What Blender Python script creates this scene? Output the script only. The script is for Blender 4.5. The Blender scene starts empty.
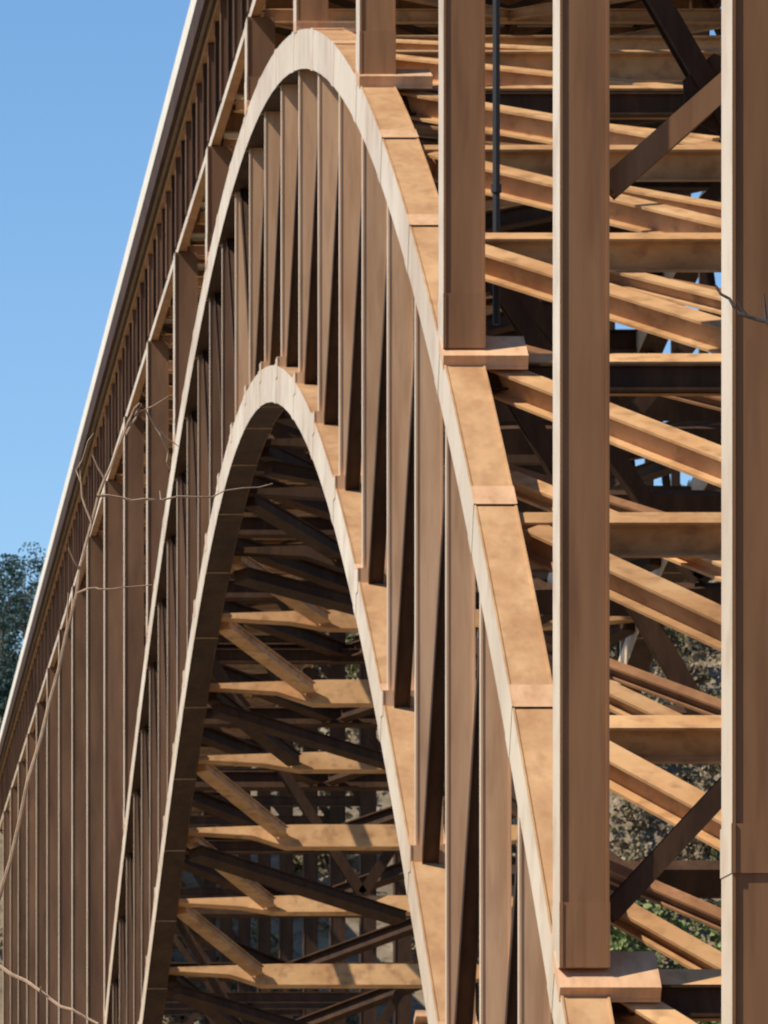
import bpy, math, random
import numpy as np
from mathutils import Vector, Matrix, noise
random.seed(7); rng=np.random.default_rng(7)
scene=bpy.context.scene
COL=scene.collection
# ---------------------------------------------------------------- materials
def new_mat(name):
    m=bpy.data.materials.new(name); m.use_nodes=True
    nt=m.node_tree; nt.nodes.clear()
    out=nt.nodes.new('ShaderNodeOutputMaterial'); b=nt.nodes.new('ShaderNodeBsdfPrincipled')
    nt.links.new(b.outputs[0],out.inputs[0]); return m,nt,b
def rough_mat(name,c1,c2,c3,rough=0.6,scale=(0.5,0.5,0.12),fine=6.0,bump=0.15,spec=0.5,mixf=.5,patch=.0):
    m,nt,b=new_mat(name); N=nt.nodes; L=nt.links
    geo=N.new('ShaderNodeNewGeometry'); mp=N.new('ShaderNodeMapping'); mp.inputs['Scale'].default_value=scale
    L.new(geo.outputs['Position'],mp.inputs['Vector'])
    n1=N.new('ShaderNodeTexNoise'); n1.inputs['Scale'].default_value=1.0; n1.inputs['Detail'].default_value=8; n1.inputs['Roughness'].default_value=.65
    L.new(mp.outputs[0],n1.inputs['Vector'])
    r1=N.new('ShaderNodeValToRGB'); r1.color_ramp.elements[0].position=.35; r1.color_ramp.elements[1].position=.68
    r1.color_ramp.elements[0].color=(*c1,1); r1.color_ramp.elements[1].color=(*c2,1)
    L.new(n1.outputs['Fac'],r1.inputs[0])
    n2=N.new('ShaderNodeTexNoise'); n2.inputs['Scale'].default_value=fine; n2.inputs['Detail'].default_value=6
    L.new(mp.outputs[0],n2.inputs['Vector'])
    r2=N.new('ShaderNodeValToRGB'); r2.color_ramp.elements[0].position=.5; r2.color_ramp.elements[1].position=.72
    r2.color_ramp.elements[0].color=(0,0,0,1); r2.color_ramp.elements[1].color=(1,1,1,1)
    L.new(n2.outputs['Fac'],r2.inputs[0])
    mx=N.new('ShaderNodeMix'); mx.data_type='RGBA'; mx.inputs[7].default_value=(*c3,1)
    ml=N.new('ShaderNodeMath'); ml.operation='MULTIPLY'; ml.inputs[1].default_value=mixf
    L.new(r2.outputs[0],ml.inputs[0]); L.new(ml.outputs[0],mx.inputs[0]); L.new(r1.outputs[0],mx.inputs[6])
    last=mx.outputs[2]
    if patch>0:
        n3=N.new('ShaderNodeTexNoise'); n3.inputs['Scale'].default_value=.13; n3.inputs['Detail'].default_value=3
        L.new(geo.outputs['Position'],n3.inputs['Vector'])
        oi=N.new('ShaderNodeObjectInfo'); ad=N.new('ShaderNodeMath'); ad.operation='ADD'
        L.new(n3.outputs['Fac'],ad.inputs[0]); L.new(oi.outputs['Random'],ad.inputs[1])
        mr=N.new('ShaderNodeMapRange'); mr.inputs['From Min'].default_value=.35; mr.inputs['From Max'].default_value=1.65
        mr.inputs['To Min'].default_value=1-patch; mr.inputs['To Max'].default_value=1+patch
        L.new(ad.outputs[0],mr.inputs['Value'])
        hs=N.new('ShaderNodeHueSaturation'); L.new(last,hs.inputs['Color']); L.new(mr.outputs[0],hs.inputs['Value'])
        last=hs.outputs[0]
    L.new(last,b.inputs['Base Color'])
    b.inputs['Roughness'].default_value=rough; b.inputs['Specular IOR Level'].default_value=spec
    bp=N.new('ShaderNodeBump'); bp.inputs['Strength'].default_value=bump; bp.inputs['Distance'].default_value=.05
    L.new(n2.outputs['Fac'],bp.inputs['Height']); L.new(bp.outputs[0],b.inputs['Normal'])
    return m
STEEL=rough_mat('weathering_steel',(.47,.25,.115),(.66,.40,.20),(.33,.17,.08),.6,(.7,.4,.25),3,.1,.3,.4,.12)
PSTEEL=rough_mat('post_weathering_steel',(.60,.34,.18),(.82,.52,.31),(.40,.215,.11),.6,(.9,.4,.10),3,.1,.25,.45,.14)
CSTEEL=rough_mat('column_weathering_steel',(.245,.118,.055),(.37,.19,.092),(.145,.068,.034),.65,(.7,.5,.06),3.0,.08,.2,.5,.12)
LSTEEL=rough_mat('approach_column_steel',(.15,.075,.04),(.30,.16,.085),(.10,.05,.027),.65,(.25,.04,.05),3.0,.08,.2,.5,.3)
DSTEEL=rough_mat('shade_dark_steel',(.05,.027,.016),(.10,.052,.028),(.035,.02,.013),.7,(.9,.4,.2),5,.1,.15)  # shade painted into the colour, for chord undersides and interior bracing
PALE=rough_mat('sunlit_face_steel',(.64,.49,.33),(.86,.72,.53),(.50,.33,.19),.5,(.12,.06,.06),9,.08,.45,.55)  # sunlight and glancing shine painted as a paler colour on outer side faces
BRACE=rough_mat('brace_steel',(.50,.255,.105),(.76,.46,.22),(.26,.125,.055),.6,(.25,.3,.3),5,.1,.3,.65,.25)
DARK=rough_mat('dark_painted_pipe',(.02,.018,.017),(.035,.03,.028),(.015,.013,.012),.6)
CONC=rough_mat('pale_concrete',(.76,.69,.56),(.90,.85,.74),(.6,.52,.42),.8,(.4,.4,.4))
ROAD=rough_mat('asphalt',(.04,.04,.04),(.06,.06,.06),(.03,.03,.03),.9,(.5,.5,.5))
EARTH=rough_mat('hillside_earth',(.16,.12,.075),(.38,.30,.21),(.06,.055,.035),.95,(.22,.22,.4),4,.15,.2,.85)
BARK=rough_mat('bark',(.10,.07,.05),(.18,.13,.09),(.06,.045,.035),.9,(2,2,.6))
TWIG=rough_mat('pale_twig_bark',(.36,.24,.16),(.52,.37,.25),(.25,.16,.10),.8,(4,4,4))
DTWIG=rough_mat('shaded_twig_bark',(.03,.02,.017),(.05,.035,.03),(.02,.015,.012),.8,(4,4,4))  # dark tone stands in for shade on these twigs
WATER,_nt,_b=new_mat('river_water'); _b.inputs['Base Color'].default_value=(.03,.06,.06,1); _b.inputs['Roughness'].default_value=.3
def leaf_mat(name,cols,sc=.09):
    m,nt,b=new_mat(name); N=nt.nodes; L=nt.links
    geo=N.new('ShaderNodeNewGeometry'); n=N.new('ShaderNodeTexNoise'); n.inputs['Scale'].default_value=sc; n.inputs['Detail'].default_value=5; n.inputs['Roughness'].default_value=.7
    L.new(geo.outputs['Position'],n.inputs['Vector'])
    r=N.new('ShaderNodeValToRGB')
    while len(r.color_ramp.elements)<len(cols): r.color_ramp.elements.new(.5)
    for i,c in enumerate(cols):
        r.color_ramp.elements[i].position=.36+.28*i/(len(cols)-1); r.color_ramp.elements[i].color=(*c,1)
    L.new(n.outputs['Fac'],r.inputs[0]); L.new(r.outputs[0],b.inputs['Base Color']); b.inputs['Roughness'].default_value=.8
    b.inputs['Specular IOR Level'].default_value=.2
    return m
LEAF=leaf_mat('mixed_winter_foliage',[(.13,.16,.05),(.10,.08,.045),(.38,.29,.18),(.12,.10,.05),(.42,.33,.22)])
GREEN=leaf_mat('sunny_green_foliage',[(.13,.18,.055),(.30,.33,.13),(.10,.12,.045),(.24,.27,.10)],.16)
PINE=leaf_mat('dark_foliage',[(.03,.06,.05),(.06,.10,.08),(.04,.07,.06)])
# ---------------------------------------------------------------- helpers
def mkobj(name,verts,faces,mats,parent=None,fm=None):
    me=bpy.data.meshes.new(name); me.from_pydata(verts,[],faces); 
    for m in (mats if isinstance(mats,(list,tuple)) else [mats]): me.materials.append(m)
    if fm: me.polygons.foreach_set('material_index',fm)
    me.update(); o=bpy.data.objects.new(name,me); COL.objects.link(o)
    if parent is not None: o.parent=parent
    return o
class MB:
    def __init__(s): s.v=[]; s.f=[]; s.m=[]
    def beam(s,p0,p1,up,w,h,tf=None,tw=None,pale=False,miter0=None,miter1=None,under=False,base=0):
        """I/box section: flanges normal to 'up' (h apart), flange width w, web thickness tw"""
        p0=Vector(p0);p1=Vector(p1);a=(p1-p0).normalized();up=Vector(up)
        up=(up-a*up.dot(a)).normalized(); side=a.cross(up)
        if tf is None: tf=h*.06
        if tw is None: tw=w-.1
        W=w/2;H=h/2;T=tw/2;F=H-tf
        sec=[(-W,-H),(W,-H),(W,-F),(T,-F),(T,F),(W,F),(W,H),(-W,H),(-W,F),(-T,F),(-T,-F),(-W,-F)]
        b=len(s.v)
        for p,mt in ((p0,miter0),(p1,miter1)):
            for (x,y) in sec:
                q=p+side*x+up*y
                if mt is not None:
                    mt_=Vector(mt); d=a.dot(mt_)
                    if abs(d)>.2: q=q-a*((q-p).dot(mt_)/d)
                s.v.append(tuple(q))
        n=12
        fs=[(b+i,b+(i+1)%n,b+n+(i+1)%n,b+n+i) for i in range(n)]
        def cap(o,flip):
            q=[(0,1,2,11),(3,4,9,10),(5,6,7,8)]
            return [tuple(o+i for i in (t[::-1] if not flip else t)) for t in q]
        fs+=cap(b,False)+cap(b+n,True)
        mid=(p0+p1)/2
        for f in fs:
            k=base
            if pale or under:
                P=[Vector(s.v[i]) for i in f]; nn=(P[1]-P[0]).cross(P[2]-P[0])
                c=sum(P,Vector())/len(P)
                if nn.length>1e-9:
                    nn.normalize()
                    if pale and abs(nn.x)>.9 and c.x<mid.x-.3*h: k=1  # left-hand faces take the pale colour as painted sunlight
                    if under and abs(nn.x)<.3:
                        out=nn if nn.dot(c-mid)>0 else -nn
                        if out.z<-.3: k=2  # downward faces take the dark steel as painted shade
            s.f.append(f); s.m.append(k)
    def box(s,lo,hi,k=0):
        b=len(s.v); (x0,y0,z0),(x1,y1,z1)=lo,hi
        s.v+= [(x0,y0,z0),(x1,y0,z0),(x1,y1,z0),(x0,y1,z0),(x0,y0,z1),(x1,y0,z1),(x1,y1,z1),(x0,y1,z1)]
        for f in ((0,3,2,1),(4,5,6,7),(0,1,5,4),(1,2,6,5),(2,3,7,6),(3,0,4,7)):
            s.f.append(tuple(b+i for i in f)); s.m.append(k)
    def prism(s,prof,c,n,t,w):
        b=len(s.v); N_=len(prof)
        for sg in (-1,1):
            for (x,u) in prof: s.v.append(tuple(Vector((x,c[1],c[2]))+n*u+t*(sg*w/2)))
        s.f.append(tuple(b+i for i in range(N_))); s.f.append(tuple(b+N_+i for i in range(N_))[::-1]); s.m+=[0,0]
        for i in range(N_): s.f.append((b+i,b+N_+i,b+N_+(i+1)%N_,b+(i+1)%N_)); s.m.append(0)
    def tube(s,pts,rad,n=6):
        rings=[]
        for i,p in enumerate(pts):
            p=Vector(p); a=(Vector(pts[min(i+1,len(pts)-1)])-Vector(pts[max(i-1,0)])).normalized()
            u=a.orthogonal().normalized(); v=a.cross(u); r=rad[i]
            b=len(s.v); rings.append(b)
            for k in range(n):
                t=2*math.pi*k/n; s.v.append(tuple(p+u*math.cos(t)*r+v*math.sin(t)*r))
        for i in range(len(rings)-1):
            for k in range(n):
                s.f.append((rings[i]+k,rings[i]+(k+1)%n,rings[i+1]+(k+1)%n,rings[i+1]+k)); s.m.append(0)
        s.f.append(tuple(rings[0]+k for k in range(n))[::-1]); s.f.append(tuple(rings[-1]+k for k in range(n))); s.m+=[0,0]
    def obj(s,name,mats,parent=None): return mkobj(name,s.v,s.f,mats,parent,s.m)
def single(name,p0,p1,up,w,h,parent,mats=BRACE,**k):
    m=MB(); m.beam(p0,p1,up,w,h,**k); return m.obj(name,mats,parent)
def empty(name,loc=(0,0,0),parent=None):
    o=bpy.data.objects.new(name,None); o.location=loc; COL.objects.link(o)
    if parent: o.parent=parent
    return o
# ---------------------------------------------------------------- terrain
PY=[-9000,-2000,-150,-30,0,60,150,260,330,420,520,592,700,800,880,920,945,1000,1100,1400,2500,9000]
PZ=[140,120,73,2,-1.7,-22,-66,-112,-125,-112,-60,-30,-18,-2,18,44,75,90,99,102,118,140]
def terr(x,y):
    z=np.interp(y,PY,PZ)
    r=max(0,min(1,(y-780)/200))
    z+=r*min(90,max(0,x-60)*.30)
    if y>30: 
        z+=noise.noise(Vector((x*.02,y*.02,0)))*5*min(1,(y-30)/100)
    return float(z)
gx=sorted(set(list(np.arange(-200,400,10.0))+list(np.linspace(-9000,-200,18))+list(np.linspace(400,9000,18))))
gy=sorted(set(list(np.arange(-160,1200,10.0))+list(np.linspace(-9000,-160,16))+list(np.linspace(1200,9000,22))))
V=[(x,y,terr(x,y)) for y in gy for x in gx]; nx=len(gx)
F=[(j*nx+i,j*nx+i+1,(j+1)*nx+i+1,(j+1)*nx+i) for j in range(len(gy)-1) for i in range(nx-1)]
g=mkobj('ground',V,F,EARTH); g['kind']='structure'; g['label']='steep brown gorge hillside under the bridge'
for p in g.data.polygons: p.use_smooth=True
w=mkobj('water',[(-9000,285,-119),(9000,285,-119),(9000,385,-119),(-9000,385,-119)],[(0,1,2,3)],WATER); w['kind']='structure'
w['label']='river running along the bottom of the gorge'
# ---------------------------------------------------------------- bridge
XN=20.6; W=26.0; XF=XN+W
S0=150.4; DS=13.0; NN=35
ns=[S0+DS*i for i in range(NN)]
tS=[150.4,163.4,176.4,189.4,202.4,215.4,228.4,241.4,254.4,267.4,280.4,293.4,306.4,319.4,332.4,345.4,358.4,371.4,384.4,397.4,423.4,449.4,475.4,514.4,553.4,592.4]
tZ=[-29.5,-18.8,-8.5,1.2,10.3,18.7,26.5,33.6,39.9,45.3,49.9,53.8,56.9,59.1,60.8,61.6,61.8,61.7,61.3,60.3,57,52.4,46.5,36.3,24,9.5]
bZ=[-57,-46,-35,-25,-15.5,-6.5,2,9.9,17.3,23.9,29.7,35,39.5,43,45.8,47.7,48.5,48.1,46.9,44.7,38.8,32.2,25.2,14,1,-14]
def fit(S,Z):
    c=np.polyfit((np.array(S)-360)/200,Z,7); return lambda s: float(np.polyval(c,(s-360)/200))
ft=fit(tS,tZ); fb=fit(tS,bZ)
CH=1.75
TZ=[ft(s)-CH*.35 for s in ns]; BZ=[fb(s)-CH*.45 for s in ns]
def tangent(Zs,i):
    a=max(i-1,0);b=min(i+1,NN-1); return Vector((0,ns[b]-ns[a],Zs[b]-Zs[a])).normalized()
def normal(Zs,i):
    t=tangent(Zs,i); return Vector((0,-t.z,t.y))
bridge=empty('arch_bridge',(XN+W/2,S0,BZ[0]))
bridge['label']='rust brown weathering steel deck arch bridge spanning a gorge'; bridge['category']='bridge'
_par=bridge
def adopt():
    inv=Matrix.Translation(bridge.location).inverted()
    for o in list(bpy.data.objects):
        if o.parent is bridge: o.matrix_parent_inverse=inv
for X in (XN,XF):
    cx=X+.7
    for nm,Zs,f_ in (('upper_arch_chord',TZ,ft),('lower_arch_chord',BZ,fb)):
        m=MB(); off=Zs[0]-f_(ns[0]); SUB=3
        ss=[S0+DS*i/SUB for i in range((NN-1)*SUB+1)]; zz=[f_(s)+off for s in ss]
        def tg(i):
            a=max(i-1,0);b=min(i+1,len(ss)-1); return Vector((0,ss[b]-ss[a],zz[b]-zz[a])).normalized()
        for i in range(len(ss)-1):
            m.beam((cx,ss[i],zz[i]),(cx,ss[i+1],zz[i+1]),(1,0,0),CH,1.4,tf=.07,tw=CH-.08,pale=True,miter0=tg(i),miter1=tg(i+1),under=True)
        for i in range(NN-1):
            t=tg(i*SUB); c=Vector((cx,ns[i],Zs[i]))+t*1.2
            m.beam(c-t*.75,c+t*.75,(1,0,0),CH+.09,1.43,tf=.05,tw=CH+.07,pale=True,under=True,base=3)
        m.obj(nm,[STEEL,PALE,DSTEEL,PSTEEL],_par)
    near=X==XN
    for i in range(NN):
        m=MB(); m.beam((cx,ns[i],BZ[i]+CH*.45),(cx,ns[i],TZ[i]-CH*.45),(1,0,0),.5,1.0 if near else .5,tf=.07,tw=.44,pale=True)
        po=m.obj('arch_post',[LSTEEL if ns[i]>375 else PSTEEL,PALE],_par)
        if near:
            m=MB(); m.beam((cx,ns[i],BZ[i]+.3),(cx,ns[i],BZ[i]+CH*.6+.2),(1,0,0),1.2,1.46,tf=.05,tw=1.15,pale=True)
            m.obj('post_base',[PSTEEL,PALE],po)
    for i in range(NN-1):
        a,b=(i,i+1) if ns[i]<358 else (i+1,i)
        p0=Vector((cx,ns[a],TZ[a])); p1=Vector((cx,ns[b],BZ[b])); d=(p1-p0).normalized()
        m=MB(); m.beam(p0+d*.8,p1-d*.8,(1,0,0),.5,.6 if near else .4,tf=.05,tw=.3); m.obj('arch_diagonal',[DSTEEL],_par)
xa=XN+1.45; xb=XF-.05; xm=(xa+xb)/2; q1=xa+(xb-xa)*.26; q3=xa+(xb-xa)*.74
for i in range(NN):
    nt_=normal(TZ,i); nb_=normal(BZ,i); desc=ns[i]>358
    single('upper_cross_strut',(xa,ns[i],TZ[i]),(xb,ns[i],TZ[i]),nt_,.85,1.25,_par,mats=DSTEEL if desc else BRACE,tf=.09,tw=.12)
    m=MB(); up=.62
    dp=1.5 if i%2 else 1.15
    prof=[(xa,up-.25),(xa+1.5,up-.2),(q1+1,up),(q3-1,up),(xb,up-.1),(xb,up-.55),(q3,up-dp),(q1,up-dp),(q1-2.2,up-.75),(xa,up-.5)]  # near end tapered to imitate a shadow crossing the strut
    m.prism(prof,(0,ns[i],BZ[i]),nb_,tangent(BZ,i),.8)
    m.obj('lower_cross_strut',BRACE if ns[i]>405 else DSTEEL,_par)  # struts up to the crown get shade by colour, later ones look sunlit
    if i in (8,10) or (i%4==0 and ns[i]>300):
        for (x0,z0,x1,z1) in ((xa,TZ[i]-1.2,xm,BZ[i]+.8),(xb,TZ[i]-1.2,xm,BZ[i]+.8)):
            single('sway_brace',(x0,ns[i],z0),(x1,ns[i],z1),(0,1,0),.7,.9,_par,mats=DSTEEL,tf=.06,tw=.3)
for i in range(1,NN):
    asc = ns[i]<=358
    a,b=(i,i-1) if asc else (i-1,i)
    n_=(normal(TZ,i)+normal(TZ,i-1)).normalized()
    for x0 in (xa,xb):
        p0=Vector((x0,ns[a],TZ[a])); p1=Vector((xm,ns[b],TZ[b])); d=(p1-p0).normalized()
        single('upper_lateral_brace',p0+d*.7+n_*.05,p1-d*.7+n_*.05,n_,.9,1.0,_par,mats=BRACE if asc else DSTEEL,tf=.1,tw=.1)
    if asc and ns[i]>190:
        if i!=8:
            p0=Vector((xa,(ns[a]+ns[b])/2,(TZ[a]+TZ[b])/2)); p1=Vector((xm,ns[b]-DS/2,TZ[b]-(TZ[a]-TZ[b])/2)); d=(p1-p0).normalized()
            single('secondary_lateral',p0+d*.5-n_*.9,p1-n_*.9,n_,.7,.6,_par,mats=BRACE,tf=.1,tw=.1)
        if ns[i]<300:
            p0=Vector((xa,ns[a]-2.5,TZ[a]-(TZ[a]-TZ[b])*.2)); p1=Vector((xm+4,ns[b]-2.5,TZ[b]-(TZ[a]-TZ[b])*.2)); d=(p1-p0).normalized()
            single('inner_tie',p0+d*.5-n_*2.2,p1-n_*2.2,n_,.5,.45,_par,mats=CSTEEL,tf=.08,tw=.1)
    n_=(normal(BZ,i)+normal(BZ,i-1)).normalized()
    L_=[(xa,q1,'lower_lateral_brace',0,.95),(xb,q3,'lower_lateral_brace',0,1.0)]
    if not asc and i%2==0:
        L_.append((xa,xm+3,'lower_center_brace',-1.0,.9 if i%4 else 1.3))
    for x0,x1,nm,of,ww in L_:
        p0=Vector((x0,ns[a],BZ[a]))+n_*of; p1=Vector((x1,ns[b],BZ[b]))+n_*of; d=(p1-p0).normalized()
        lit=(ns[i]>405 and nm[6]=='l' and x0==xa and i%4!=2)  # chosen braces coloured as sunlit, the rest as shaded
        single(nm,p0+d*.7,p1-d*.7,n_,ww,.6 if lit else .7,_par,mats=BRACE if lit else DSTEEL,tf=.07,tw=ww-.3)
# deck
DBZ=67.4; DTZ=73.6; Y0=-110; Y1=950
dn=[S0+DS*k for k in range(-20,62)]
SLABX0=XN-.75; SLABX1=XF+2.15
m=MB(); m.box((SLABX0+.35,Y0,74.25),(SLABX1-.35,Y1,74.75)); m.obj('deck_slab',CONC,_par)
m=MB(); m.box((SLABX0+.75,Y0,74.754),(SLABX1-.75,Y1,74.80)); m.obj('road_surface',ROAD,_par)
for x0,xf in ((SLABX0,SLABX0+.06),(SLABX1-.34,SLABX1-.38)):
    m=MB(); f=MB(); y=Y0
    while y<Y1:
        m.box((x0,y+.02,74.85),(x0+.34,y+12.96,76.1))
        f.box((xf,y+.03,73.4),(xf+.28,y+12.95,74.848)); y+=13
    m.obj('parapet',CONC,_par); f.obj('fascia_girder',DSTEEL,_par)
for X in (XN,XF):
    cx=X+.45
    m=MB()
    for z,hh,ww in ((DBZ,.5,.5),(DTZ,.9,.9)):
        m.beam((cx,Y0,z),(cx,Y1,z),(1,0,0),hh,ww,tf=.06,tw=hh-.1,pale=(z==DBZ))
    tr=m.obj('deck_truss',[STEEL,PALE],_par)
    mm=MB()
    for k,s in enumerate(dn[:-1]):
        vis = (130<s<930) if X==XN else (200<s<560)
        t=mm if not vis else MB()
        t.beam((cx+.1,s,DBZ+.26),(cx+.1,s,DTZ-.46),(1,0,0),.7,.9,tf=.05,tw=.6)
        if vis: t.obj('deck_post',[LSTEEL],tr)
        t=mm if not vis else MB()
        if X==XN:
            t.beam((cx+.1,s+DS/2,DBZ+.26),(cx+.1,s+DS/2,DTZ-.46),(1,0,0),.6,.8,tf=.05,tw=.5)
            if vis: t.obj('deck_hanger',[DSTEEL],tr)
            t=mm if not vis else MB()
        if k%2: pa,pb=(cx+.3,s+.5,DBZ+.3),(cx+.3,s+DS-.5,DTZ-.6)
        else: pa,pb=(cx+.3,s+.5,DTZ-.6),(cx+.3,s+DS-.5,DBZ+.3)
        t.beam(pa,pb,(1,0,0),.4,.4,tf=.05,tw=.3)
        if vis: t.obj('deck_diagonal',[DSTEEL],tr)
    o=mm.obj('deck_web_members',[CSTEEL],tr); o['kind']='stuff'
mm=MB()
for k,s in enumerate(dn[:-1]):
    vis=130<s<930
    t=MB() if vis else mm
    t.beam((XN+1,s,73.35),(XF-.1,s,73.35),(0,0,1),.5,1.5,tf=.06,tw=.06)
    if vis: t.obj('floor_beam',CSTEEL,_par)
    t=MB() if vis else mm
    t.beam((XN+1,s,DBZ),(XF-.1,s,DBZ),(0,0,1),.55,.7,tf=.06,tw=.06)
    if vis: t.obj('deck_cross_strut',BRACE,_par)
    t=MB() if vis else mm
    xmm=(XN+XF+1)/2
    t.beam((XN+1,s+.4,DBZ-.02),(xmm,s+DS-.4,DBZ-.02),(0,0,1),.45,.5,tf=.05,tw=.06)
    t.beam((XF-.1,s+.4,DBZ-.02),(xmm,s+DS-.4,DBZ-.02),(0,0,1),.45,.5,tf=.05,tw=.06)
    if vis: t.obj('deck_lateral_brace',BRACE,_par)
    t=MB() if vis else mm
    t.beam((XN+1,s+.35,72.5),(xmm,s+.35,DBZ+.4),(0,1,0),.35,.4,tf=.05,tw=.06)
    t.beam((XF-.1,s+.35,72.5),(xmm,s+.35,DBZ+.4),(0,1,0),.35,.4,tf=.05,tw=.06)
    if vis: t.obj('deck_sway_brace',DSTEEL,_par)
o=mm.obj('deck_floor_framing',BRACE,_par); o['kind']='stuff'
for j in range(7):
    x=XN+2.5+j*(W-4)/6
    single('stringer',(x,Y0,73.85),(x,Y1,73.85),(0,0,1),.35,.75,_par,mats=DSTEEL,tf=.04,tw=.04)
# columns
cs=[163.4+39*k for k in range(-6,20)]
CW=1.43; CD=2.0
for s in cs:
    on_arch=150<s<580
    yc=s-.4
    if on_arch: zb=ft(s)+.1
    else: zb=terr(XN+W/2,s)-2
    ztop=DBZ-.27
    if ztop-zb<2: continue
    for X in (XN,XF):
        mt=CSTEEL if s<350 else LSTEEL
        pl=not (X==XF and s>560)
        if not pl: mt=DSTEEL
        c_=X+CW/2
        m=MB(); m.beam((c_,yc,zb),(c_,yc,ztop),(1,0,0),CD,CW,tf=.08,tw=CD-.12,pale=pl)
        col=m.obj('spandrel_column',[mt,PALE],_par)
        m=MB(); m.beam((c_,yc,zb+.02),(c_,yc,zb+1.9),(1,0,0),CD+.06,CW+.03,tf=.1,tw=CD+.0,pale=pl)
        m.obj('column_base',[mt,PALE],col)
        if on_arch:
            tt=Vector((0,2,ft(yc+1)-ft(yc-1))).normalized(); nn=Vector((0,-tt.z,tt.y))
            cc=ft(yc)+CH*.15+.2
            x0,x1=(X-.04,X+CW+1.45) if X==XN else (X-1.45,X+CW+.04)
            m=MB(); m.beam((x0,yc-.45,cc-.45*tt.z/tt.y),(x1,yc-.45,cc-.45*tt.z/tt.y),nn,2.0,.5,tf=.1,tw=1.95)
            m.obj('bearing_plate',[PSTEEL],col)
        if s<170:
            z=11.75
            m=MB(); m.beam((c_,yc,z-1.15),(c_,yc,z+.0),(1,0,0),CD+.08,CW+.05,tf=.1,tw=CD+.0,pale=True)
            m.obj('splice_plate',[mt,PALE],col)
    H=ztop-zb; nt=int(H//17)
    if 190<s<580: nt=0
    zs=[zb+1+(H-2)*k/max(nt,1) for k in range(nt+1)] if nt else [zb-.9]
    for z in zs:
        single('column_cross_strut',(XN+CW+.06,yc,z),(XF-.06,yc,z),(0,0,1),1.0,.9,_par,mats=DSTEEL,tf=.08,tw=.6)
    for k in range(nt):
        if s>560 and k%2: continue
        z0,z1=zs[k]+.5,zs[k+1]-.5
        m=MB(); xmm=(XN+XF+CW)/2
        m.beam((XN+CW+.1,yc,z0),(xmm,yc,z1),(0,1,0),.6,.6,tf=.06,tw=.4)
        m.beam((XF-.1,yc,z0),(xmm,yc,z1),(0,1,0),.6,.6,tf=.06,tw=.4)
        m.obj('column_cross_brace',DSTEEL,_par)
    if abs(s-202.4)<1:
        single('column_brace',(XN+CW+.05,yc,33.0),(XF-.05,yc,54.5),(0,1,0),.7,.85,_par,mats=CSTEEL,tf=.06,tw=.5)
        single('column_brace',(XN+CW+.05,yc+.75,41.2),(XF-12,yc+.75,19.5),(0,1,0),.6,.95,_par,mats=DSTEEL,tf=.06,tw=.4)
        single('column_brace',(XN+CW+.05,yc,12.0),(XF-.05,yc,38.4),(0,1,0),.6,1.15,_par,mats=DSTEEL,tf=.06,tw=.4)
        m=MB(); m.prism([(24.4,-.6),(25.3,-1.0),(26.1,-.2),(26.1,.9),(25.2,1.3),(24.3,.5)],(0,yc+.41,35.7),Vector((0,0,1)),Vector((0,1,0)),.06)
        m.obj('gusset_plate',DSTEEL,_par)
for s,z,sg in ((ns[0],(TZ[0]+BZ[0])/2,-1),(ns[-1],(TZ[-1]+BZ[-1])/2,1)):
    m=MB()
    for X in (XN,XF):
        y0,y1=(s-14,s) if sg<0 else (s,s+14)
        m.box((X-1.5,y0,z-32),(X+3,y1,z+16))
    m.obj('arch_foundation',CONC,_par)
m=MB(); m.box((SLABX0+.2,Y1-1,40),(SLABX1-.2,Y1+5,74.2)); m.obj('abutment',CONC,_par)
m=MB(); m.box((SLABX0+.2,Y0-5,50),(SLABX1-.2,Y0+1,74.2)); m.obj('abutment',CONC,_par)
m=MB(); m.tube([(24.0,257,72.9),(24.0,257,55),(24.0,257,37.0)],[.14]*3,10)
for zc in (42,50,58,66): m.tube([(24.0,257,zc-.15),(24.0,257,zc+.15)],[.2,.2],10)
m.obj('drain_pipe',DARK,_par)
adopt()
# ---------------------------------------------------------------- trees
def leafcloud(c,r,n,size,flat=1.0):
    d=rng.normal(size=(n,3)); d/=np.linalg.norm(d,axis=1)[:,None]
    rad=rng.random(n)**.4
    p=c+d*rad[:,None]*np.array([r,r,r*flat])
    a=rng.normal(size=(n,3)); a/=np.linalg.norm(a,axis=1)[:,None]
    b=np.cross(a,rng.normal(size=(n,3))); b/=np.linalg.norm(b,axis=1)[:,None]
    s=size*(.6+.8*rng.random(n))[:,None]
    return np.stack([p-a*s-b*s*.5,p+a*s-b*s*.5,p+a*s*.7+b*s*.6,p-a*s*.7+b*s*.6],1).reshape(-1,3)
def crown_pts(x,y,z,h,kind,nl,ls,nc=12,low=.3):
    out=[]
    if kind=='pine':
        k=11
        for i in range(k):
            f=i/(k-1); zz=z+h*(.22+.76*f); R=h*.24*(1-f)**.8+.3
            nb=5
            for b in range(nb):
                an=rng.random()*6.28; rr=R*(.35+.6*rng.random())
                out.append(leafcloud(np.array([x+math.cos(an)*rr,y+math.sin(an)*rr,zz-rr*.15]),R*.42+.25,max(4,nl//(k*nb)),ls,.5))
    else:
        for i in range(nc):
            an=rng.random()*6.28; rr=h*.26*rng.random()**.5; zz=z+h*(low+(.9-low)*rng.random())
            rr*=1.25-abs((zz-z)/h-.5)*1.2
            out.append(leafcloud(np.array([x+math.cos(an)*rr,y+math.sin(an)*rr,zz]),h*.13*(.6+.6*rng.random())*(12/nc)**.3,nl//nc,ls,.8))
    return np.concatenate(out)
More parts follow.
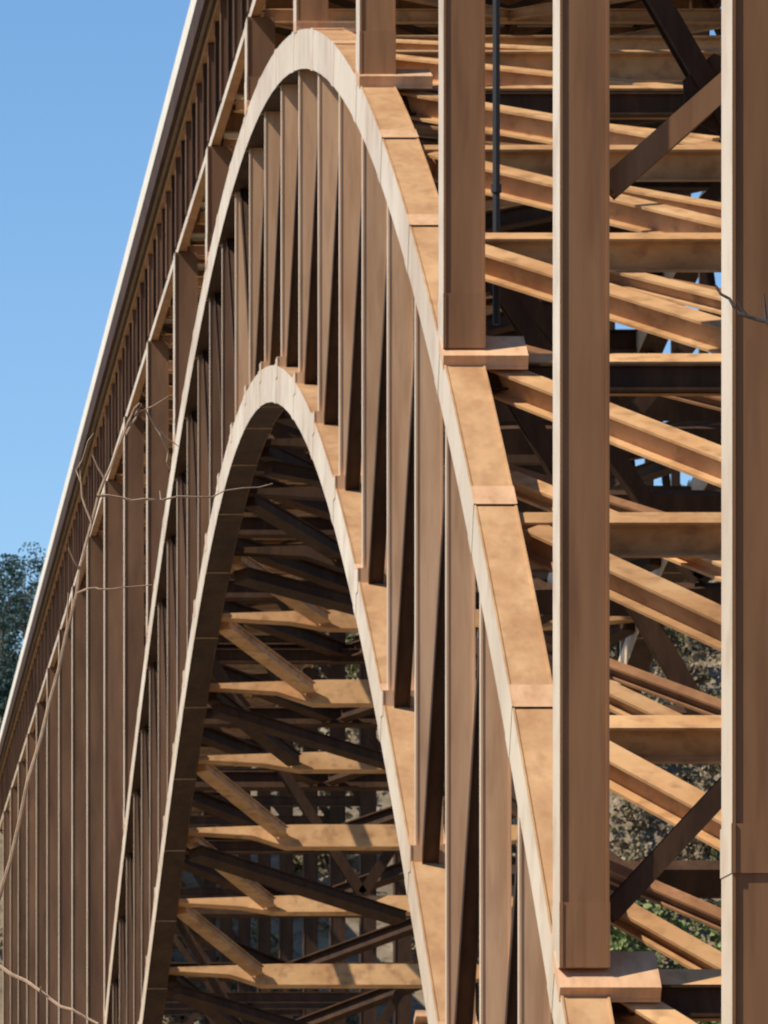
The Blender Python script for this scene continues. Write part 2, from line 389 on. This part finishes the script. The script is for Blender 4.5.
def quads_obj(name,P,mat,parent=None):
    n=len(P)//4; me=bpy.data.meshes.new(name)
    me.vertices.add(len(P)); me.vertices.foreach_set('co',P.astype(np.float32).ravel())
    me.loops.add(len(P)); me.loops.foreach_set('vertex_index',np.arange(len(P),dtype=np.int32))
    me.polygons.add(n); me.polygons.foreach_set('loop_start',np.arange(0,len(P),4,dtype=np.int32))
    me.materials.append(mat); me.update(calc_edges=True); me.validate()
    o=bpy.data.objects.new(name,me); COL.objects.link(o)
    if parent is not None: o.parent=parent
    return o
pts=[]; gp=[]
for q in range(1900):
    y=800+rng.random()**.8*330; 
    x=(8+124*rng.random())*y/900
    if q>1300: x=(75+57*rng.random())*y/900
    z=terr(x,y)-.8; h=7+8*rng.random()
    if y<960 and XN-4<x<XF+5 and z+h>66: continue
    if y>930 and x<250*y/6985: continue
    if x<75*y/900 and rng.random()<.45: h*=.45
    grove = x>90*y/900 and z<50
    (gp if grove else pts).append(crown_pts(x,y,z,h,'pine' if rng.random()<.25 else 'd',210,.40,low=.15))
f=quads_obj('forest',np.concatenate(pts),LEAF); f['kind']='stuff'; f['label']='brown winter woods covering the far gorge slope'; f['category']='forest'
f=quads_obj('forest',np.concatenate(gp),GREEN); f['kind']='stuff'; f['label']='sunlit green woods low on the gorge slope'; f['category']='forest'
for (x,y,h) in ((19.6,976,17),(22.2,985,22),(25.6,990,25),(23.6,1004,23),(20.8,1012,24),(29.5,1000,20),(24.4,972,10),(22.6,968,9),(33,1012,18)):
    z=terr(x,y)
    t=empty('oak_tree',(x,y,z)); t['label']='dark green leafy tree on the ridge above the road'; t['category']='tree'; t['group']='trees on the ridge'
    m=MB(); m.tube([(0,0,-1),(.1,0,h*.5),(0,.1,h*.8)],[.32,.2,.04],7)
    for q in range(6):
        an=q*1.05; m.tube([(.05,0,h*(.3+.06*q)),(math.cos(an)*h*.1,math.sin(an)*h*.1,h*(.42+.06*q)),(math.cos(an)*h*.2,math.sin(an)*h*.2,h*(.5+.06*q))],[.1,.07,.03],5)
    m.obj('trunk',BARK,t)
    quads_obj('crown',crown_pts(0,0,0,h,'d',3200,.19,24,low=.1),PINE,t)
def bare_tree(name,mat,trunk,branches,label):
    tx,ty=trunk[0][0],trunk[0][1]; zb=terr(tx,ty)
    t=empty(name,(tx,ty,zb)); t['label']=label; t['category']='tree'
    def loc(p): return (p[0]-tx,p[1]-ty,p[2]-zb)
    m=MB(); pp=[(tx,ty,zb-.3)]+trunk[1:]; n=len(pp)
    m.tube([loc(p) for p in pp],[.16-.11*i/(n-1) for i in range(n)],9); m.obj('trunk',mat,t)
    for br,r0 in branches:
        m=MB(); fine=[]
        for i in range(len(br)-1):
            a=Vector(br[i]);b=Vector(br[i+1])
            for k in range(4): 
                p=a.lerp(b,k/4); p+=Vector((random.uniform(-1,1),random.uniform(-1,1),random.uniform(-1,1)))*.012
                fine.append(p)
        fine.append(Vector(br[-1])); n=len(fine)
        m.tube([loc(p) for p in fine],[r0*(1-.65*i/(n-1)) for i in range(n)],6)
        for i in range(3,n-1,2):
            if random.random()<.4:
                d=(fine[i]-fine[i-1]).normalized(); q=(d+Vector((random.uniform(-1,1),random.uniform(-.5,.5),random.uniform(-.7,1)))*.9).normalized()
                L=random.uniform(.06,.2); a=fine[i]
                m.tube([loc(a),loc(a+q*L*.5),loc(a+q*L+Vector((0,0,.02)))],[r0*.5,r0*.4,r0*.2],5)
        m.obj('branch',mat,t)
Y=40
def B(*xz): return [(x,Y+.3*math.sin(x*3),z) for x,z in xz]
bare_tree('bare_tree',TWIG,[(.05,Y,-15),(.2,Y,-8),(.12,Y,0),(.25,Y,3.4),(.1,Y,7.5)],[
 (B((.16,1.2),(.55,1.7),(.89,2.46),(1.12,3.38),(1.32,4.18),(1.44,4.75),(1.6,5.12),(1.68,5.27)),.016),
 (B((1.6,5.1),(1.70,5.27),(1.81,5.1),(1.86,4.9)),.010),
 (B((1.33,4.2),(1.45,4.22),(1.75,4.24)),.007),
 (B((1.44,4.75),(1.7,4.72),(2.1,4.78),(2.47,4.88)),.008),
 (B((1.40,4.6),(1.32,4.9),(1.42,5.1)),.007),
 (B((.2,2.3),(.89,2.09),(1.18,1.89),(1.44,1.75),(1.6,1.5)),.014),
],'bare tree with pale thin winter twigs on the slope')
Y=42
bare_tree('bare_tree',DTWIG,[(6.6,Y,-15),(6.5,Y,-6),(6.4,Y,2),(6.5,Y,5.2),(6.3,Y,8)],[
 (B((6.5,5.3),(5.9,5.85),(5.55,6.02),(5.38,6.1),(5.24,6.28)),.022),
],'bare tree with dark leafless branches on the slope')
# ---------------------------------------------------------------- light, sky, camera
ts=Vector((-.62,-.20,.76)).normalized()
sun=bpy.data.lights.new('sun','SUN'); sun.energy=5.0; sun.angle=math.radians(.5); sun.color=(1,.92,.78)
so=bpy.data.objects.new('sun',sun); COL.objects.link(so); so.rotation_euler=(-ts).to_track_quat('-Z','Y').to_euler()
wd=bpy.data.worlds.new('World'); scene.world=wd; wd.use_nodes=True
nt=wd.node_tree; bg=nt.nodes['Background']; sk=nt.nodes.new('ShaderNodeTexSky'); sk.sky_type='NISHITA'; sk.sun_disc=False
sk.sun_elevation=math.asin(ts.z); sk.sun_rotation=math.atan2(ts.x,ts.y)%(2*math.pi)
sk.altitude=1800; sk.dust_density=.1; sk.ozone_density=3.0; sk.air_density=1.0
hs=nt.nodes.new('ShaderNodeHueSaturation'); hs.inputs['Saturation'].default_value=1.15; hs.inputs['Value'].default_value=1.3
nt.links.new(sk.outputs[0],hs.inputs['Color']); nt.links.new(hs.outputs[0],bg.inputs[0]); bg.inputs[1].default_value=.112
scene.view_settings.view_transform='Standard'; scene.view_settings.look='None'; scene.view_settings.exposure=0
cam=bpy.data.cameras.new('camera'); co=bpy.data.objects.new('camera',cam); COL.objects.link(co); scene.camera=co
co.location=(0,0,0); co.rotation_euler=(math.radians(90),0,0)
cam.sensor_width=36; cam.lens=6985*36/1024; cam.shift_x=540/1024; cam.shift_y=818/1024
cam.clip_start=1; cam.clip_end=30000
cam.dof.use_dof=True; cam.dof.focus_distance=62; cam.dof.aperture_fstop=12
